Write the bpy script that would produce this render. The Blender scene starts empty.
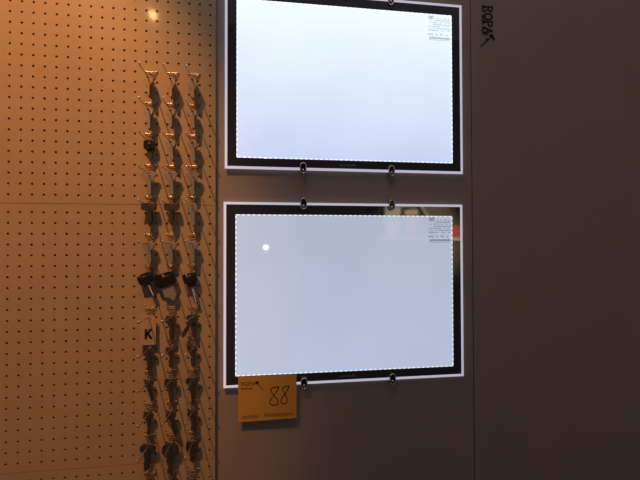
import bpy, bmesh, math, random
from mathutils import Vector, Matrix
random.seed(7)
sc = bpy.context.scene
col = sc.collection
PI = math.pi

# ------------------------------------------------------------------ materials
def mat(name, base=(.5, .5, .5), rough=.5, metal=0., spec=.5, emit=None, estr=1., ior=1.5,
        noise=None, coat=0., bump=0.):
    m = bpy.data.materials.new(name)
    m.use_nodes = True
    nt = m.node_tree
    b = nt.nodes['Principled BSDF']
    b.inputs['Base Color'].default_value = (*base, 1)
    b.inputs['Roughness'].default_value = rough
    b.inputs['Metallic'].default_value = metal
    b.inputs['IOR'].default_value = ior
    b.inputs['Specular IOR Level'].default_value = spec
    b.inputs['Coat Weight'].default_value = coat
    b.inputs['Coat Roughness'].default_value = .10
    if emit:
        b.inputs['Emission Color'].default_value = (*emit, 1)
        b.inputs['Emission Strength'].default_value = estr
    if noise or bump:
        tc = nt.nodes.new('ShaderNodeTexCoord')
        n = nt.nodes.new('ShaderNodeTexNoise')
        n.inputs['Scale'].default_value = noise[0] if noise else 200
        n.inputs['Detail'].default_value = 4
        nt.links.new(tc.outputs['Object'], n.inputs['Vector'])
        if noise:
            r = nt.nodes.new('ShaderNodeMapRange')
            r.inputs['To Min'].default_value = 1 - noise[1]
            r.inputs['To Max'].default_value = 1 + noise[1]
            nt.links.new(n.outputs['Fac'], r.inputs['Value'])
            mx = nt.nodes.new('ShaderNodeVectorMath'); mx.operation = 'SCALE'
            mx.inputs[0].default_value = base
            nt.links.new(r.outputs['Result'], mx.inputs['Scale'])
            nt.links.new(mx.outputs['Vector'], b.inputs['Base Color'])
        if bump:
            bp = nt.nodes.new('ShaderNodeBump')
            bp.inputs['Strength'].default_value = bump
            bp.inputs['Distance'].default_value = .001
            nt.links.new(n.outputs['Fac'], bp.inputs['Height'])
            nt.links.new(bp.outputs['Normal'], b.inputs['Normal'])
    return m

M = {}
M['board'] = mat('pegboard_hardboard', (.42, .29, .18), .45, noise=(7, .10), bump=.05, coat=.6)
M['wall'] = mat('brown_laminate', (.31, .25, .235), .6, noise=(5, .10), bump=.1)
M['groove'] = mat('dark_groove', (.02, .015, .014), .9)
M['floor'] = mat('grey_floor', (.12, .11, .10), .6, noise=(3, .2))
M['black'] = mat('black_glass_border', (.036, .040, .062), .04, ior=2.1)
M['rim'] = mat('lit_acrylic_edge', (.6, .6, .65), .25, emit=(.40, .40, .49), estr=1.0)
M['back'] = mat('panel_back', (.03, .03, .035), .5)
M['chrome'] = mat('chrome', (.9, .9, .93), .38, 1.)
M['clamp'] = mat('black_clamp', (.01, .01, .012), .25)
M['steel'] = mat('hook_wire', (.75, .66, .55), .28, 1.)
M['coil'] = mat('copper_coil', (.40, .24, .15), .55, .4)
M['key_dark'] = mat('dark_nickel_key', (.13, .11, .095), .38, .7, noise=(120, .25))
M['key_grey'] = mat('grey_nickel_key', (.34, .30, .26), .42, .35, noise=(120, .2))
M['key_brass'] = mat('dull_brass_key', (.42, .31, .21), .4, .4, noise=(120, .2))
M['key_bright'] = mat('bright_nickel_key', (.80, .78, .74), .25, 1.)
M['glint_pale'] = mat('painted_blade_glint', (.85, .82, .78), .4, .25)  # pale colour that paints the glint on key blades
M['plastic'] = mat('black_key_plastic', (.012, .011, .011), .35)
M['tag'] = mat('tan_card', (.44, .29, .17), .6, noise=(40, .05))
M['ink'] = mat('black_ink', (.012, .008, .008), .7)
M['ink_faint'] = mat('faded_ink', (.25, .09, .015), .7)
M['ink_pale'] = mat('pale_ink', (.38, .165, .03), .7)
M['ink_wall'] = mat('wall_print', (.02, .015, .016), .6)
M['ink_wall_faint'] = mat('faded_wall_print', (.13, .09, .085), .6)
M['orange'] = mat('orange_paper', (.62, .31, .055), .65, noise=(30, .06))
M['print_grey'] = mat('grey_print', (.05, .05, .06), .5)
M['logo_grey'] = mat('light_grey_print', (.35, .35, .40), .5)
M['cream'] = mat('cream_card', (.75, .66, .48), .6, noise=(8, .1))
M['red'] = mat('red_card', (.70, .14, .07), .5)
M['olive'] = mat('olive_brown_board', (.24, .19, .11), .6, noise=(6, .3))
M['dark'] = mat('dark_board', (.03, .03, .035), .6)

def glow_mat(name, top, bottom, height, spot=None):
    """edge-lit sheet: viewing-angle brightness painted in as a bottom-to-top emission gradient"""
    m = mat(name, (.30, .31, .33), .045, ior=1.38)
    nt = m.node_tree; b = nt.nodes['Principled BSDF']
    tc = nt.nodes.new('ShaderNodeTexCoord'); sp = nt.nodes.new('ShaderNodeSeparateXYZ')
    nt.links.new(tc.outputs['Object'], sp.inputs[0])
    r = nt.nodes.new('ShaderNodeMapRange'); r.inputs['From Min'].default_value = 0
    r.inputs['From Max'].default_value = height
    nt.links.new(sp.outputs['Z'], r.inputs['Value'])
    mx = nt.nodes.new('ShaderNodeMix'); mx.data_type = 'RGBA'
    mx.inputs[6].default_value = (*bottom, 1); mx.inputs[7].default_value = (*top, 1)
    nt.links.new(r.outputs['Result'], mx.inputs[0])
    # fine dot grid of the light guide
    n = nt.nodes.new('ShaderNodeTexNoise'); n.inputs['Scale'].default_value = 5
    nt.links.new(tc.outputs['Object'], n.inputs['Vector'])
    q = nt.nodes.new('ShaderNodeMapRange'); q.inputs['To Min'].default_value = .93; q.inputs['To Max'].default_value = 1.07
    nt.links.new(n.outputs['Fac'], q.inputs['Value'])
    nt.links.new(mx.outputs[2], b.inputs['Emission Color'])
    nt.links.new(q.outputs['Result'], b.inputs['Emission Strength'])
    return m

# ------------------------------------------------------------------ object helpers
def tag(o, label=None, cat=None, group=None, kind=None):
    if label: o['label'] = label
    if cat: o['category'] = cat
    if group: o['group'] = group
    if kind: o['kind'] = kind
    return o
def link(name, me, m=None, parent=None, loc=(0, 0, 0), rot=(0, 0, 0)):
    o = bpy.data.objects.new(name, me); col.objects.link(o)
    if m is not None and me is not None and not me.materials: me.materials.append(m)
    if parent: o.parent = parent
    o.location = loc; o.rotation_euler = rot
    return o
def empty(name, loc=(0, 0, 0), rot=(0, 0, 0)):
    o = link(name, None, loc=loc, rot=rot); o.empty_display_size = .01
    return o
def mesh(bm, smooth=False):
    me = bpy.data.meshes.new('m'); bmesh.ops.recalc_face_normals(bm, faces=bm.faces)
    bm.to_mesh(me); bm.free()
    if smooth:
        for p in me.polygons: p.use_smooth = True
    return me
def add_box(bm, x0, x1, y0, y1, z0, z1, bevel=0.):
    v = [bm.verts.new((x, y, z)) for x in (x0, x1) for y in (y0, y1) for z in (z0, z1)]
    fs = [bm.faces.new([v[i] for i in f]) for f in ((0, 1, 3, 2), (4, 6, 7, 5), (0, 4, 5, 1), (2, 3, 7, 6), (0, 2, 6, 4), (1, 5, 7, 3))]
    if bevel:
        es = list({e for f in fs for e in f.edges})
        bmesh.ops.bevel(bm, geom=es, offset=bevel, segments=2, affect='EDGES', profile=.5)
def box(x0, x1, y0, y1, z0, z1, bevel=0.):
    bm = bmesh.new(); add_box(bm, x0, x1, y0, y1, z0, z1, bevel); return mesh(bm)
def wire_mesh(paths, r, res=3):
    """round wire along 3-D polylines, as one mesh"""
    cu = bpy.data.curves.new('c', 'CURVE'); cu.dimensions = '3D'
    cu.bevel_depth = r; cu.bevel_resolution = res; cu.use_fill_caps = True
    for p, cyc in paths:
        s = cu.splines.new('POLY'); s.points.add(len(p) - 1)
        for i, q in enumerate(p): s.points[i].co = (*q, 1)
        s.use_cyclic_u = cyc
    o = bpy.data.objects.new('t', cu); me = bpy.data.meshes.new_from_object(o)
    bpy.data.objects.remove(o); bpy.data.curves.remove(cu)
    for p in me.polygons: p.use_smooth = True
    return me
def plate_mesh(loops, half, bev=.0003):
    """flat plate with holes in the XZ plane, loops of (x, z); thickness 2*half along y"""
    cu = bpy.data.curves.new('c', 'CURVE'); cu.dimensions = '2D'; cu.fill_mode = 'BOTH'
    cu.extrude = half; cu.bevel_depth = bev; cu.bevel_resolution = 1; cu.offset = -bev
    for lp in loops:
        s = cu.splines.new('POLY'); s.points.add(len(lp) - 1)
        for i, (x, z) in enumerate(lp): s.points[i].co = (x, z, 0, 1)
        s.use_cyclic_u = True
    o = bpy.data.objects.new('t', cu); me = bpy.data.meshes.new_from_object(o)
    bpy.data.objects.remove(o); bpy.data.curves.remove(cu)
    me.transform(Matrix.Rotation(PI / 2, 4, 'X'))
    return me
def strokes_mesh(polys, w, t=.0003):
    """flat ink ribbons in the XZ plane along polylines, standing t proud towards -y"""
    bm = bmesh.new()
    for k, p in enumerate(polys):
        for a, b in zip(p, p[1:]):
            a = Vector(a); b = Vector(b); d = b - a
            if d.length < 1e-7: continue
            d.normalize(); n = Vector((-d.y, d.x)) * w / 2; e = d * w * .35
            q = [a - e - n, b + e - n, b + e + n, a - e + n]
            lo = [bm.verts.new((c.x, 0, c.y)) for c in q]; hi = [bm.verts.new((c.x, -t, c.y)) for c in q]
            bm.faces.new(lo); bm.faces.new(hi[::-1])
            for i in range(4): bm.faces.new((lo[i], lo[(i + 1) % 4], hi[(i + 1) % 4], hi[i]))
    return mesh(bm)
def oval(rx, rz, cx=0, cz=0, n=28, p=2.):
    out = []
    for i in range(n):
        a = 2 * PI * i / n; c, s = math.cos(a), math.sin(a)
        out.append((cx + rx * abs(c) ** (2 / p) * (1 if c >= 0 else -1), cz + rz * abs(s) ** (2 / p) * (1 if s >= 0 else -1)))
    return out

# ------------------------------------------------------------------ writing
def glyph(ch):
    """serif capitals in a 0..1 high box, as polylines; returns (polylines, advance)"""
    if ch == 'R': return [[(.1, 0), (.1, 1)], [(0, 0), (.22, 0)], [(0, 1), (.42, 1), (.58, .9), (.6, .74), (.52, .58), (.38, .52), (.1, .52)], [(.34, .52), (.6, .08), (.72, 0)]], .86
    if ch == 'O': return [[(.38 + .36 * math.cos(a * PI / 8), .5 + .5 * math.sin(a * PI / 8)) for a in range(17)]], .88
    if ch == 'P': return [[(.1, 0), (.1, 1)], [(0, 0), (.24, 0)], [(0, 1), (.42, 1), (.58, .9), (.6, .72), (.54, .56), (.38, .48), (.1, .48)]], .74
    if ch == 'A': return [[(.06, 0), (.38, 1), (.70, 0)], [(.18, .34), (.58, .34)], [(-.02, 0), (.16, 0)], [(.58, 0), (.80, 0)]], .92
    if ch == 'K': return [[(.08, 0), (.08, 1)], [(.62, 1), (.1, .42)], [(.26, .6), (.66, 0)]], .74
    return [], .5
def word(txt, h, x=0, z=0, wx=1.):
    out = []
    for ch in txt:
        g, adv = glyph(ch)
        for p in g: out.append([(x + a * h * wx, z + b * h) for a, b in p])
        x += adv * h * wx
    return out, x
def small_marks(x0, x1, z, h, seed, gap=.45):
    """a row of tiny unreadable letters: short uprights and bows of mixed height"""
    r = random.Random(seed); out = []; x = x0
    while x < x1 - h * .4:
        k = r.random(); hh = h * (1 if k < .3 else .66)
        if k < .55: out.append([(x, z), (x, z + hh)]); out.append([(x, z + h * .6), (x + h * .35, z + h * .6), (x + h * .35, z)])
        elif k < .85: out.append([(x, z), (x + h * .35, z), (x + h * .35, z + h * .6), (x, z + h * .6), (x, z)])
        else: x += h * .4
        x += h * (.35 + gap)
    return out

# ------------------------------------------------------------------ camera
CAM = Vector((.1168, -.9632, .3533)); yaw, pitch, roll, fpx = .1303, .0153, -.0026, 376.05
cd = bpy.data.cameras.new('camera'); cam = bpy.data.objects.new('camera', cd); col.objects.link(cam)
F = Vector((math.sin(yaw) * math.cos(pitch), math.cos(yaw) * math.cos(pitch), math.sin(pitch)))
R0 = Vector((math.cos(yaw), -math.sin(yaw), 0)); U0 = R0.cross(F)
Rr = R0 * math.cos(roll) + U0 * math.sin(roll); Uu = -R0 * math.sin(roll) + U0 * math.cos(roll)
cam.matrix_world = Matrix(((Rr.x, Uu.x, -F.x, CAM.x), (Rr.y, Uu.y, -F.y, CAM.y), (Rr.z, Uu.z, -F.z, CAM.z), (0, 0, 0, 1)))
cd.sensor_width = 36; cd.lens = fpx / 640 * 36; cd.clip_start = .01
sc.camera = cam

# ------------------------------------------------------------------ setting
WY = .0098                      # front face of the brown wall; the light panels' faces are at y = 0
FZ = -1.15
seam = .6685
bm = bmesh.new()
add_box(bm, -1.6, seam - .0012, WY, WY + .02, FZ, 2.9, .0008)
add_box(bm, seam + .0012, 2.6, WY, WY + .02, FZ, 2.9, .0008)
w = link('wall_back', mesh(bm), M['wall']); tag(w, kind='structure')
g = link('trim_1', box(seam - .02, seam + .02, WY + .0195, WY + .03, FZ, 2.9), M['groove']); tag(g, kind='structure')
f = link('floor', box(-1.6, 2.6, -3.4, WY + .03, FZ - .05, FZ), M['floor']); tag(f, kind='structure')
wf = link('wall_front', box(-1.6, 2.6, -3.45, -3.4, FZ - .05, 2.9), M['wall']); tag(wf, kind='structure')

# ------------------------------------------------------------------ pegboards
P = .0254; HX = -.0335; HR = .0030; TH = .004
def pegboard(x_left, x_right, zt, zb, rows, ncol, name_label):
    """one sheet of pierced hardboard: every hole is a real octagonal hole"""
    bm = bmesh.new(); cache = {}
    def v(x, y, z):
        k = (round(x, 6), round(y, 6), round(z, 6))
        if k not in cache: cache[k] = bm.verts.new((x, y, z))
        return cache[k]
    xs = [HX - i * P for i in range(ncol)][::-1]; zs = list(rows)
    xe = [x_left] + [(a + b) / 2 for a, b in zip(xs, xs[1:])] + [x_right]
    ze = [zt] + [(a + b) / 2 for a, b in zip(zs, zs[1:])] + [zb]
    for i, cx in enumerate(xs):
        for j, cz in enumerate(zs):
            xa, xb, za, zb_ = xe[i], xe[i + 1], ze[j + 1], ze[j]
            ring = [(xb, cz), (xb, zb_), (cx, zb_), (xa, zb_), (xa, cz), (xa, za), (cx, za), (xb, za)]
            hole = [(cx + HR * math.cos(k * PI / 4), cz + HR * math.sin(k * PI / 4)) for k in range(8)]
            for k in range(8):
                k2 = (k + 1) % 8
                for y in (0, TH):
                    bm.faces.new((v(ring[k][0], y, ring[k][1]), v(ring[k2][0], y, ring[k2][1]), v(hole[k2][0], y, hole[k2][1]), v(hole[k][0], y, hole[k][1])))
                bm.faces.new((v(hole[k][0], 0, hole[k][1]), v(hole[k2][0], 0, hole[k2][1]), v(hole[k2][0], TH, hole[k2][1]), v(hole[k][0], TH, hole[k][1])))
    for (xa, xb, za, zb_) in ((x_left, x_left, zb, zt), (x_right, x_right, zb, zt)):
        zz = [zb] + sorted(zs + ze[1:-1]) + [zt]
        for a, b in zip(zz, zz[1:]): bm.faces.new((v(xa, 0, a), v(xa, 0, b), v(xa, TH, b), v(xa, TH, a)))
    xx = [x_left] + sorted(xs + xe[1:-1]) + [x_right]
    for z in (zt, zb):
        for a, b in zip(xx, xx[1:]): bm.faces.new((v(a, 0, z), v(b, 0, z), v(b, TH, z), v(a, TH, z)))
    root = empty('pegboard', ((x_left + x_right) / 2, 0, zb)); tag(root, name_label, 'pegboard', 'stacked pegboard sheets')
    o = link('perforated_sheet', mesh(bm), M['board'], root, loc=(-(x_left + x_right) / 2, 0, -zb))
    for x in (x_left + .01, (x_left + x_right) / 2 - .0, x_right - .006):
        hw = .003
        link('batten', box(x - hw - (x_left + x_right) / 2, x + hw - (x_left + x_right) / 2, TH, WY, .004, zt - zb - .004), M['groove'], root)
    return root
NC = 23
XL, XR = HX - (NC - 1) * P - .013, -.0200
Z1 = .9581; Z2 = .4340; 
b1rows = [Z1 - (i - 4) * P for i in range(24)]
b2rows = [Z2 - i * P for i in range(24)]
Z3 = Z2 - 23 * P - .0405
b3rows = [Z3 - i * P for i in range(14)]
pegboard(XL, XR, Z1 + 4 * P + .02, .4552, b1rows, NC, 'tan pierced pegboard sheet above the level of the gap between the two light panels')
pegboard(XL, XR, .4542, -.1705, b2rows, NC, 'tan pierced pegboard sheet in the middle, beside the lower light panel')
pegboard(XL, XR, -.1715, Z3 - 13 * P - .02, b3rows, NC, 'tan pierced pegboard sheet at the bottom, under the lower horizontal joint')

# ------------------------------------------------------------------ hooks
HL, HUP = .077, .000
def hook_meshes():
    c = P / 2; yb = -.004
    br = wire_mesh([([(-c, .004, 0), (-c, yb, 0), (-c, yb, -.0005), (c, yb, -.0005), (c, yb, 0), (c, .004, 0)], False)], .0011, 2)
    loop = [(.0085 * math.cos(a) , yb, -.0075 + .0065 * math.sin(a)) for a in [k * PI / 9 for k in range(18)]]
    cl = wire_mesh([(loop, True), ([(q[0] * .6, yb - .001, -.008 + (q[2] + .008) * .6) for q in loop], True)], .0010, 2)
    arm = [(.001, yb, -.0135), (.0, yb, -.019), (0, yb - .003, -.0230)]
    n = 8
    for k in range(1, n + 1):
        t = k / n; arm.append((0, yb - .003 - HL * t, -.0230 + HUP * t ** 1.5))
    arm.append((0, yb - .003 - HL - .002, -.0230 + HUP + .004))
    ar = wire_mesh([(arm, False)], .0012, 2)
    bm = bmesh.new(); bmesh.ops.create_uvsphere(bm, u_segments=12, v_segments=8, radius=.0021)
    bmesh.ops.translate(bm, verts=bm.verts, vec=(0, yb - .003 - HL - .002, -.0230 + HUP + .0045))
    tip = mesh(bm, True)
    return br, cl, ar, tip
HB, HC, HA, HT = hook_meshes()
hookcols = [HX - 5.5 * P, HX - 3.5 * P, HX - 1.5 * P]
hookrows = [Z1 - 7 * P, Z1 - 10 * P, Z1 - 13 * P, Z1 - 16 * P, Z1 - 19 * P] + [Z2 - i * P for i in (2, 5, 9, 12, 15, 18, 21)] + [Z3]
ORD = ['top', 'second', 'third', 'fourth', 'fifth', 'sixth', 'seventh', 'eighth', 'ninth', 'tenth', 'eleventh', 'twelfth', 'bottom']
COLN = ['left', 'middle', 'right']
def where(r, c):
    return 'on the %s hook%s, %s column' % (ORD[r], '' if r in (0, 12) else ' down', COLN[c])
proto = None
def arm_z(t): return -.0230 + HUP * t ** 1.5
def arm_y(t): return -.007 - HL * t
for r, z in enumerate(hookrows):
    for c, x in enumerate(hookcols):
        if proto is None:
            proto = h = empty('pegboard_hook', (x, 0, z))
            link('bracket', HB, M['steel'], h); link('coil', HC, M['coil'], h)
            a = link('arm', HA, M['steel'], h); link('ball_tip', HT, M['steel'], a)
        else:
            h = proto.copy(); col.objects.link(h); h.location = (x, 0, z)
            for ch in list(proto.children):
                k = ch.copy(); col.objects.link(k); k.parent = h
                for gch in ch.children:
                    q = gch.copy(); col.objects.link(q); q.parent = k
        tag(h, 'long wire display hook: the ' + ORD[r] + ('' if r in (0, 12) else ' down') + ' in the ' + COLN[c] + ' column of keys', 'hook', 'wire hooks on the pegboard')

# ------------------------------------------------------------------ keys
def blade_outline(x0, w, ztop, L, rnd, teeth=True):
    """right side down, tip, left side up with cuts"""
    pts = [(x0 + w / 2, ztop), (x0 + w / 2, ztop - L + w * .5), (x0 + w * .1, ztop - L)]
    zz = ztop - L + w * .45; pts.append((x0 - w * .32, zz))
    n = 6; step = (L * .72) / n
    for i in range(n):
        d = rnd.choice([.0, .12, .24, .34]) * w if teeth else 0
        pts.append((x0 - w / 2 + d, zz + step * (i + .35))); pts.append((x0 - w / 2 + d, zz + step * (i + .7)))
    pts.append((x0 - w / 2, zz + step * (n + .2))); pts.append((x0 - w / 2, ztop))
    return pts
def key_mesh(head, hw, hh, L, bw, seed):
    """key hanging from its hole (origin), flat in XZ"""
    rnd = random.Random(seed)
    ho = .0030; top = ho + .0028; cz = top - hh / 2
    p = {'round': 2.0, 'oval': 2.2, 'square': 5.0, 'hex': 2.6, 'tee': 3.2}[head]
    n = 36
    hd = oval(hw / 2, hh / 2, 0, cz, n, p)
    if head == 'hex': hd = [(hw / 2 * math.cos(a) , cz + hh / 2 * math.sin(a)) for a in [k * PI / 3 + 0 for k in range(6)]]; 
    if head == 'tee': hd = [(x * (1.0 if z > cz else .72), z) for x, z in hd]
    # split the head loop at the bottom and insert the blade
    lower = [(x, z) for x, z in hd]
    ang = lambda q: (math.atan2(q[1] - cz, q[0]) + PI / 2) % (2 * PI)
    lower.sort(key=ang)                       # starts at the bottom, goes counter-clockwise (right side first)
    keep = [q for q in lower if not (abs(q[0]) < bw / 2 + .0008 and q[1] < cz)]
    zb = cz - hh / 2 + .0012
    bl = blade_outline(0, bw, zb, L, rnd)     # right top ... left top
    loop = keep + bl[::-1]
    hole = oval(.0030, .0024, 0, 0, 14)[::-1]
    return plate_mesh([loop, hole], .0008, .00025)
def put_keys(r, c, head, hw, hh, L, bw, m='key_dark', n=3, t0=.06, dt=.045, tilt=0., kind=None, spread=0., dx=0.):
    x, z = hookcols[c], hookrows[r]
    me = key_mesh(head, hw, hh, L, bw, r * 7 + c)
    word_ = {'round': 'round-headed', 'oval': 'oval-headed', 'square': 'square-headed', 'hex': 'hexagonal', 'tee': 'broad-headed'}[head]
    tone = {'key_dark': 'dark', 'key_grey': 'grey', 'key_brass': 'dull brass', 'key_bright': 'bright'}[m]
    for i in range(n):
        t = t0 + i * dt
        lab = '%s %s blank key %s' % (tone, word_, where(r, c))
        o = link('key_blank', me, M[m], None, (x + dx, arm_y(t), z + arm_z(t) - .0014), (random.uniform(-.02, .02), math.radians(tilt) + random.uniform(-.03, .03) + spread * (i - (n - 1) / 2), random.uniform(-.06, .06)))
        if n > 1: tag(o, lab.replace('blank key', 'key stacked'), 'key', 'keys ' + where(r, c))
        else: tag(o, lab, 'key')
D, G, B = 'key_dark', 'key_grey', 'key_brass'
# row, column, head, head w, head h, blade L, blade w
put_keys(0, 0, 'hex', .022, .026, .026, .0075, B, 7, .03, .038)
put_keys(0, 1, 'hex', .024, .030, .022, .0085, B, 7, .03, .038)
put_keys(0, 2, 'hex', .024, .030, .022, .0085, B, 7, .03, .038)
put_keys(1, 0, 'oval', .020, .020, .034, .0085, G, 5, .05, .04)
put_keys(1, 1, 'oval', .019, .019, .030, .0085, G, 5, .05, .04)
put_keys(1, 2, 'oval', .019, .019, .030, .0085, G, 5, .05, .04)
put_keys(2, 1, 'round', .021, .020, .032, .0085, G, 5, .05, .04, -4)
put_keys(2, 2, 'round', .022, .020, .034, .0085, G, 5, .05, .04, -4)
put_keys(3, 0, 'tee', .034, .024, .038, .0120, G, 2, .10, .04)
put_keys(3, 1, 'tee', .032, .023, .036, .0110, G, 3, .08, .04)
put_keys(3, 2, 'tee', .030, .023, .036, .0100, G, 3, .08, .04)
put_keys(4, 0, 'square', .032, .018, .036, .0160, D, 4, .06, .04)
put_keys(4, 1, 'square', .030, .018, .034, .0130, D, 4, .06, .04)
put_keys(4, 2, 'oval', .023, .024, .034, .0120, G, 4, .06, .04)
put_keys(5, 0, 'round', .027, .021, .036, .0135, G, 3, .06, .05)
put_keys(5, 1, 'round', .026, .021, .034, .0120, G, 3, .06, .05)
put_keys(5, 2, 'round', .025, .021, .032, .0110, G, 3, .06, .05)
put_keys(7, 1, 'round', .026, .022, .040, .0110, D, 3, .05, .04)
put_keys(7, 2, 'round', .026, .022, .040, .0110, D, 2, .05, .04, 12, spread=.55)
put_keys(8, 0, 'oval', .029, .022, .038, .0140, D, 2, .05, .03)
put_keys(8, 1, 'round', .024, .020, .034, .0105, D, 2, .05, .03)
put_keys(8, 2, 'round', .023, .020, .034, .0110, D, 2, .05, .03)
put_keys(9, 0, 'round', .021, .021, .034, .0110, D, 2, .05, .03, -9)
put_keys(9, 1, 'square', .029, .022, .038, .0080, D, 2, .05, .03)
put_keys(9, 2, 'tee', .033, .024, .044, .0080, D, 2, .05, .03)
put_keys(10, 0, 'round', .024, .022, .036, .0100, D, 2, .05, .03)
put_keys(10, 1, 'round', .024, .022, .042, .0125, D, 2, .09, .03, -16)
put_keys(10, 2, 'round', .026, .022, .036, .0140, D, 2, .05, .03, -4)
put_keys(11, 0, 'oval', .037, .024, .042, .0120, D, 2, .05, .03, 6)
put_keys(11, 1, 'round', .039, .036, .042, .0105, D, 2, .06, .03)
put_keys(11, 2, 'square', .029, .024, .030, .0150, D, 2, .05, .03)
for c_ in range(3):
    put_keys(12, c_, 'round', .027, .022, .038, .0110, D, 2, .05, .03)

def bow_key(r, c, hw, hh, L, bw, tilt, label, blade_m, groove=False, t=.08, dx=0., second=None):
    """key with a thick black plastic bow: bow, blade (and collar)"""
    x, z = hookcols[c], hookrows[r]
    root = empty('plastic_head_key', (x + dx, arm_y(t), z + arm_z(t) - .0016), (0, math.radians(tilt), 0)); tag(root, label, 'key')
    top = .0062; cz = top - hh / 2
    bow = link('bow', plate_mesh([oval(hw / 2, hh / 2, 0, cz, 36, 4.2), oval(.0034, .0028, 0, 0, 14)[::-1]], .0034, .0010), M['plastic'], root)
    zb = cz - hh / 2 + .003
    if second:
        link('collar', plate_mesh([oval(second / 2, .006, 0, zb - .006, 24, 4)], .0026, .0006), M['plastic'], root); zb -= .010
    link('blade', plate_mesh([blade_outline(0, bw, zb, L, random.Random(r + c), False)], .0010, .0003), M[blade_m], root)
    if groove:  # raised pale strip painted as a glint, not a cut groove
        link('blade_glint', box(-.0012, .0009, -.0022, -.0013, zb - L * .9, zb - .008, .0003), M['glint_pale'], root)
    return root
bow_key(2, 0, .026, .024, .028, .0120, 0, 'black plastic-headed key ' + where(2, 0), 'key_dark')
bow_key(6, 0, .036, .026, .040, .0100, -24, 'black-headed key, narrow shining blade, ' + where(6, 0), 'key_dark', True, dx=-.010)
bow_key(6, 1, .049, .033, .042, .0300, -20, 'big key, widest black head, broad grey blade, ' + where(6, 1), 'key_grey', dx=-.017)
bow_key(6, 2, .033, .026, .044, .0085, -14, 'square black-headed key with collar and shining blade, ' + where(6, 2), 'key_bright', True, second=.020, dx=-.008)

# K card on the eighth hook of the left column
x, z = hookcols[0], hookrows[7]
kc = empty('letter_card', (x - .003, arm_y(.05), z + arm_z(.05)), (0, 0, 0))
tag(kc, 'tan card printed with a bold black K hanging among the keys in the left column', 'card')
link('card', plate_mesh([[(-.019, -.066), (.019, -.066), (.019, -.004), (.012, .005), (-.019, .005)], oval(.003, .003, 0, 0, 12)[::-1]], .0006, .0001), M['tag'], kc)
kp, _ = word('K', .0205, -.0055, -.050)
link('letter_print', strokes_mesh(kp, .0058), M['ink'], kc, (0, -.0008, 0))

# ------------------------------------------------------------------ light panels
PW, PH = .634, .464
DX0, DX1, DZ0, DZ1 = .0290, .6045, .0280, .4328
def frame_mesh(x0, x1, z0, z1, wd, y0, y1, bev=.0006):
    bm = bmesh.new()
    o = [(x0, z0), (x1, z0), (x1, z1), (x0, z1)]; i = [(x0 + wd, z0 + wd), (x1 - wd, z0 + wd), (x1 - wd, z1 - wd), (x0 + wd, z1 - wd)]
    V = {}
    for y in (y0, y1):
        for k in range(4): V['o', k, y] = bm.verts.new((o[k][0], y, o[k][1])); V['i', k, y] = bm.verts.new((i[k][0], y, i[k][1]))
    for k in range(4):
        q = (k + 1) % 4
        for y in (y0, y1): bm.faces.new((V['o', k, y], V['o', q, y], V['i', q, y], V['i', k, y]))
        bm.faces.new((V['o', k, y0], V['o', q, y0], V['o', q, y1], V['o', k, y1]))
        bm.faces.new((V['i', k, y0], V['i', q, y0], V['i', q, y1], V['i', k, y1]))
    return mesh(bm)
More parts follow.
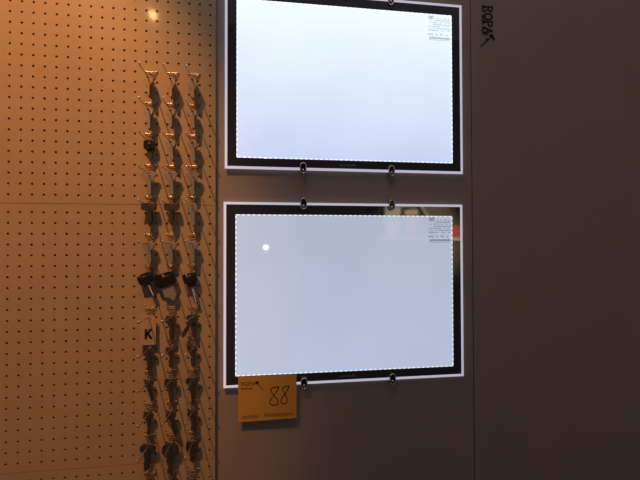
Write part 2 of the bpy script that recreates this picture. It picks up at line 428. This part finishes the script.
def light_panel(x, z, label, top, bottom, led_e, clamps, ink):
    pm = mat('backlight_glow_print', (.05, .05, .06), .5, emit=ink)  # emission stands in for sheet light coming through the ink
    root = empty('light_panel', (x, 0, z)); tag(root, label, 'light panel', 'hanging backlit panels')
    link('back_plate', box(.004, PW - .004, .0046, .008, .004, PH - .004), M['back'], root)
    link('acrylic_rim', frame_mesh(0, PW, 0, PH, .0062, 0, .0045), M['rim'], root)
    bm = bmesh.new(); add_box(bm, .0062, PW - .0062, .0004, .0045, .0062, PH - .0062)
    link('black_border', mesh(bm), M['black'], root)
    h = DZ1 - DZ0
    d = link('glowing_sheet', box(0, DX1 - DX0, -.0006, .0003, 0, h), glow_mat('glowing_sheet', top, bottom, h), root, (DX0, 0, DZ0))
    # edge LEDs: half discs along the four sides
    bm = bmesh.new(); pitch_ = .0130
    def spot(cx, cz, rx, rz):
        vs = [bm.verts.new((cx + rx * math.cos(a), -.0008, cz + rz * math.sin(a))) for a in [k * PI / 5 for k in range(10)]]
        vb = [bm.verts.new((v.co.x, -.0004, v.co.z)) for v in vs]
        bm.faces.new(vs)
        for k in range(10): bm.faces.new((vs[k], vs[(k + 1) % 10], vb[(k + 1) % 10], vb[k]))
    nx = int((DX1 - DX0) / pitch_); nz = int(h / pitch_)
    for k in range(nx):
        for zz in (DZ0 + .0012, DZ1 - .0012): spot(DX0 + (DX1 - DX0) * (k + .5) / nx, zz, .0042, .0013)
    for k in range(nz):
        for xx in (DX0 + .0012, DX1 - .0012): spot(xx, DZ0 + h * (k + .5) / nz, .0013, .0040)
    lm = mat('led_light', (.8, .8, .8), .4, emit=(.90, .96, 1.0), estr=led_e)
    link('led_strip', mesh(bm), lm, root)['kind'] = 'stuff'
    # specification print at the upper right of the sheet
    x0, x1 = .5385, .6010; zt = DZ1 - .0045
    pr = [[(x0 + q, zt - .0095), (x0 + q, zt - .003), (x0 + q + .0012, zt - .001), (x0 + q + .0034, zt - .001), (x0 + q + .0046, zt - .003), (x0 + q + .0046, zt - .0095)] for q in (.001, .0085)]
    link('brand_print', strokes_mesh(pr, .0021, .0002), pm, root, (0, -.0007, 0))
    rows = []
    for k in range(7): rows += small_marks(x0 + (.018 if k < 2 else 0), x1, zt - .008 - k * .0055, .0032, 20 + k)
    link('small_print', strokes_mesh(rows, .0006, .0002), pm, root, (0, -.0007, 0))
    rows = small_marks(x0 - .001, x1 - .003, zt - .053, .0062, 5) + small_marks(x0 + .002, x1, zt - .0625, .0056, 6, .15)
    rows.append([(x0 - .001, zt - .066), (x1 - .003, zt - .066)])
    link('type_print', strokes_mesh(rows, .0010, .0002), pm, root, (0, -.0007, 0))
    link('maker_print', strokes_mesh(small_marks(.294, .338, .0138, .0042, 9, .12), .0009, .0002), M['logo_grey'], root, (0, .0003, 0))
    for cx, cz in clamps:
        up = 1 if cz > PH / 2 else -1
        # stadium shaped cable clamp straddling the rim, its slot side towards the panel edge
        body = link('cable_clamp', plate_mesh([oval(.0072, .0125, 0, 0, 32, 2.6)], .0063, .0012), M['clamp'], root, (cx, .0015, cz))
        link('chrome_ring', wire_mesh([([(a, 0, b) for a, b in oval(.0076, .0130, 0, 0, 32, 2.6)], True)], .0013, 2), M['chrome'], body, (0, -.0070, 0))
        bm = bmesh.new(); bmesh.ops.create_uvsphere(bm, u_segments=14, v_segments=8, radius=.0030)
        bmesh.ops.scale(bm, vec=(1, .5, 1), verts=bm.verts)
        link('set_screw', mesh(bm, True), M['chrome'], body, (0, -.0078, -.0055))
    return root
UX, UZ = .0025, .5483
lower = light_panel(0, 0, 'lower backlit panel with black border and dim bluish glow, orange note at its corner',
                    (.39, .45, .58), (.43, .50, .66), .95, [(.2005, .4615), (.4342, .4600), (.2008, .0040), (.4335, .0035)], (.10, .12, .17))
upper = light_panel(UX, UZ, 'upper hanging backlit panel with a black border and brighter white glow',
                    (.86, .99, 1.0), (.54, .63, .88), 1.2, [(.1995 - UX, .0045), (.4338 - UX, .0030), (.1995 - UX, .4615), (.4345 - UX, .4600)], (.30, .36, .46))

# suspension cables, running behind both panels
for cx, lab in ((.2003, 'thin steel cable joining the panels through their left clamps'), (.4340, 'thin steel cable joining the panels through their right clamps')):
    c = link('suspension_cable', wire_mesh([([(cx, .0094, -.012), (cx, .0094, 1.6)], False)], .0006, 2), M['steel'])
    tag(c, lab, 'cable', 'cables holding the light panels')

# ------------------------------------------------------------------ orange note
on = empty('price_note', (.1088, .0012, -.0850)); tag(on, 'orange paper note with a handwritten 88 at the lower panel bottom left corner', 'note')
bm = bmesh.new(); nx, nz = 12, 10; W_, H_ = .1455, .1120
def sy(u, v_): return -.0045 - .0010 * u * (1 - v_)   # slight curl
def shear(u): return .0025 * u
grid = [[[bm.verts.new((-W_ / 2 + W_ * i / nx, sy(i / nx, j / nz) + dy, H_ * j / nz + shear(i / nx) * (1 - j / nz))) for i in range(nx + 1)] for j in range(nz + 1)] for dy in (0, .0003)]
for L_ in grid:
    for j in range(nz):
        for i in range(nx): bm.faces.new((L_[j][i], L_[j][i + 1], L_[j + 1][i + 1], L_[j + 1][i]))
a, b = grid
for i in range(nx):
    for j in (0, nz): bm.faces.new((a[j][i], a[j][i + 1], b[j][i + 1], b[j][i]))
for j in range(nz):
    for i in (0, nx): bm.faces.new((a[j][i], a[j + 1][i], b[j + 1][i], b[j][i]))
link('paper', mesh(bm), M['orange'], on)
def on_note(polys, w, m, name):
    """ink that follows the paper's curl"""
    fine = []
    for p in polys:
        q = [p[0]]
        for s, e in zip(p, p[1:]):
            n = max(1, int((Vector(e) - Vector(s)).length / .008))
            q += [tuple(Vector(s).lerp(Vector(e), k / n)) for k in range(1, n + 1)]
        fine.append(q)
    me = strokes_mesh(fine, w, .0004)
    for v in me.vertices:
        u = min(1, max(0, (v.co.x + W_ / 2) / W_)); vv = min(1, max(0, v.co.z / H_)); v.co.y += sy(u, vv) - .0001
    return link(name, me, M[m], on)
def eight(cx, cz, w, h, lean):
    """open handwritten 8 as in the photo: flat top, crossing waist, drop-shaped lower loop"""
    pts = [(.42, .96), (.2, .99), (-.1, .97), (-.40, .90), (-.38, .76), (0, .50), (.34, .32), (.48, .16), (.36, .02), (.0, -.02), (-.40, .06), (-.48, .2), (-.3, .36), (0, .55), (.3, .78), (.46, .92), (.46, .99)]
    out = []
    for i in range(len(pts) - 1):
        p0 = pts[max(0, i - 1)]; p1 = pts[i]; p2 = pts[i + 1]; p3 = pts[min(len(pts) - 1, i + 2)]
        for k in range(4):
            t = k / 4
            out.append(tuple(.5 * ((2 * p1[j]) + (-p0[j] + p2[j]) * t + (2 * p0[j] - 5 * p1[j] + 4 * p2[j] - p3[j]) * t * t + (-p0[j] + 3 * p1[j] - 3 * p2[j] + p3[j]) * t ** 3) for j in (0, 1)))
    out.append(pts[-1])
    return [(cx + a * w + lean * b * h, cz + b * h) for a, b in out]
on_note([eight(.0155, .0385, .0215, .0450, .05), eight(.0405, .0405, .0165, .0440, .12)], .0021, 'ink', 'handwritten_number')
rp, _ = word('ROPA', .0085, -.0655, .0905, 1.2)
on_note(rp, .0013, 'ink_faint', 'shop_name_print')
on_note(small_marks(-.0655, -.035, .0815, .0036, 3, .1), .0007, 'ink_faint', 'subtitle_print')
on_note([[(-.0300, .0955), (-.0225, .0985)], [(-.0305, .0935), (-.0235, .0960)], [(-.0275, .0985), (-.0245, .0925)]], .0026, 'ink', 'hammer_head_print')
on_note([[(-.0255, .0940), (-.0105, .0770)]], .0012, 'ink', 'hammer_handle_print')
on_note(small_marks(-.062, -.020, .0090, .0095, 12, .16) + small_marks(-.008, .064, .0105, .0095, 31, .16), .0012, 'ink_pale', 'bottom_line_print')

# ------------------------------------------------------------------ shop name on the wall, turned a quarter clockwise
def turned(polys, x, z): return [[(x + b, z - a) for a, b in p] for p in polys]
sign = empty('wall_lettering', (.7025, WY, 1.03)); tag(sign, 'black ROPA lettering with small hammer, turned sideways on the brown wall at top right', 'lettering')
rp, _ = word('ROPA', .0230, 0, 0, 1.05)
link('shop_name', strokes_mesh(turned(rp, .0070, -.007), .0048), M['ink_wall'], sign)
link('subtitle', strokes_mesh(turned(small_marks(0, .085, 0, .0075, 4, .1), -.001, -.006), .0016), M['ink_wall_faint'], sign)
link('small_letters', strokes_mesh(turned(small_marks(0, .018, 0, .0100, 8, .1), .0095, -.086), .0022), M['ink_wall'], sign)
link('hammer_head', strokes_mesh([[(.0280, -.0865), (.0350, -.1005)], [(.0230, -.0905), (.0320, -.0940)]], .0066), M['ink_wall'], sign)
link('hammer_handle', strokes_mesh([[(.0290, -.0920), (-.0045, -.1220)]], .0038), M['ink_wall'], sign)

# ------------------------------------------------------------------ shop goods behind the viewer, seen mirrored in the black border
sy0 = -2.6
sh = empty('wall_shelf', (1.5, sy0 - .10, FZ + 1.55)); tag(sh, 'cream shelf board mirrored in the lower panel border at right', 'shelf')
link('shelf_board', box(-.9, .9, -.08, .18, 0, .03, .002), M['cream'], sh)
for x_ in (-.7, 0, .7): link('bracket', box(x_ - .01, x_ + .01, -.08, .12, -.02, 0), M['dark'], sh)
bb = link('backing_board', box(.55, 2.45, sy0 - .21, sy0 - .185, FZ, 1.45), M['olive']); tag(bb, 'olive brown backing board behind the cream shelf, mirrored in the lower panel border', 'backing board')
def crate(name, x, w, z, h, m, lab, cat, lid=None):
    e = empty(name, (x, sy0 - .05, z)); tag(e, lab, cat)
    link('body', box(-w / 2, w / 2, -.06, .06, 0, h, .004), M[m], e)
    link('lid', box(-w / 2 - .004, w / 2 + .004, -.064, .064, h * .86, h + .002, .002), M[lid or m], e)
S = FZ + 1.58
crate('carton', 1.93, .15, S, .12, 'red', 'red carton with a cream lid, mirrored at the right edge of the lower panel', 'box', 'red')
crate('carton', 1.30, .16, S, .30, 'cream', 'tall cream carton, mirrored in the top border of the lower panel', 'box')
crate('carton', 1.49, .13, S, .27, 'red', 'tall red and cream carton, mirrored in the top border beside the cream carton', 'box', 'cream')
crate('carton', 1.12, .12, S, .32, 'dark', 'dark carton, mirrored in the top border of the lower panel', 'box')
tube = link('paper_roll', wire_mesh([([(1.60, sy0 - .15, S + .42), (1.80, sy0 - .02, S + .018)], False)], .018, 4), M['cream'])
tag(tube, 'cream paper roll leaning above the shelf, mirrored in the lower panel corner', 'paper roll')

# ------------------------------------------------------------------ lights
def lamp(kind, loc, power, color, target=None, **k):
    l = bpy.data.lights.new('lamp', kind); l.energy = power; l.color = color
    o = bpy.data.objects.new('lamp', l); col.objects.link(o); o.location = loc
    for a, b in k.items(): setattr(l, a, b)
    if target is not None:
        o.rotation_euler = (Vector(target) - Vector(loc)).to_track_quat('-Z', 'Y').to_euler()
    return o
lamp('SPOT', (-.67, -1.05, 2.25), 190, (1, .43, .12), (-.41, 0, .50), spot_size=math.radians(31), spot_blend=.8, shadow_soft_size=.012)
# small warm bulb glinting on the pegboard, upper left
k = .5
lamp('POINT', (.1168 + (-.1704 - .1168) * (1 + k), -.963 * k, .3533 + (.9227 - .3533) * (1 + k)), .5, (1, .55, .2), shadow_soft_size=.011)
# small white lamp beside the camera, mirrored in the lower panel
lamp('POINT', (.092, -1.0, .346), .5, (.95, .97, 1), shadow_soft_size=.011)
# added area light for soft ambient fill from above, no such lamp known
lamp('AREA', (.0, -1.0, 2.7), 9.0, (1, .86, .80), (.0, 0, .6), size=1.1)
# added spot, no such lamp known: brightens the goods for their mirror image
lamp('SPOT', (1.75, -1.4, .47), 160, (1, .88, .72), (1.6, sy0, .4), spot_size=math.radians(50), spot_blend=.4, shadow_soft_size=.05)

wd = bpy.data.worlds.new('world'); sc.world = wd; wd.use_nodes = True
wd.node_tree.nodes['Background'].inputs['Color'].default_value = (.075, .064, .064, 1)
wd.node_tree.nodes['Background'].inputs['Strength'].default_value = 1.0

sc.view_settings.view_transform = 'Standard'; sc.view_settings.look = 'None'
sc.view_settings.exposure = 0; sc.view_settings.gamma = 1
sc.view_settings.use_curve_mapping = False
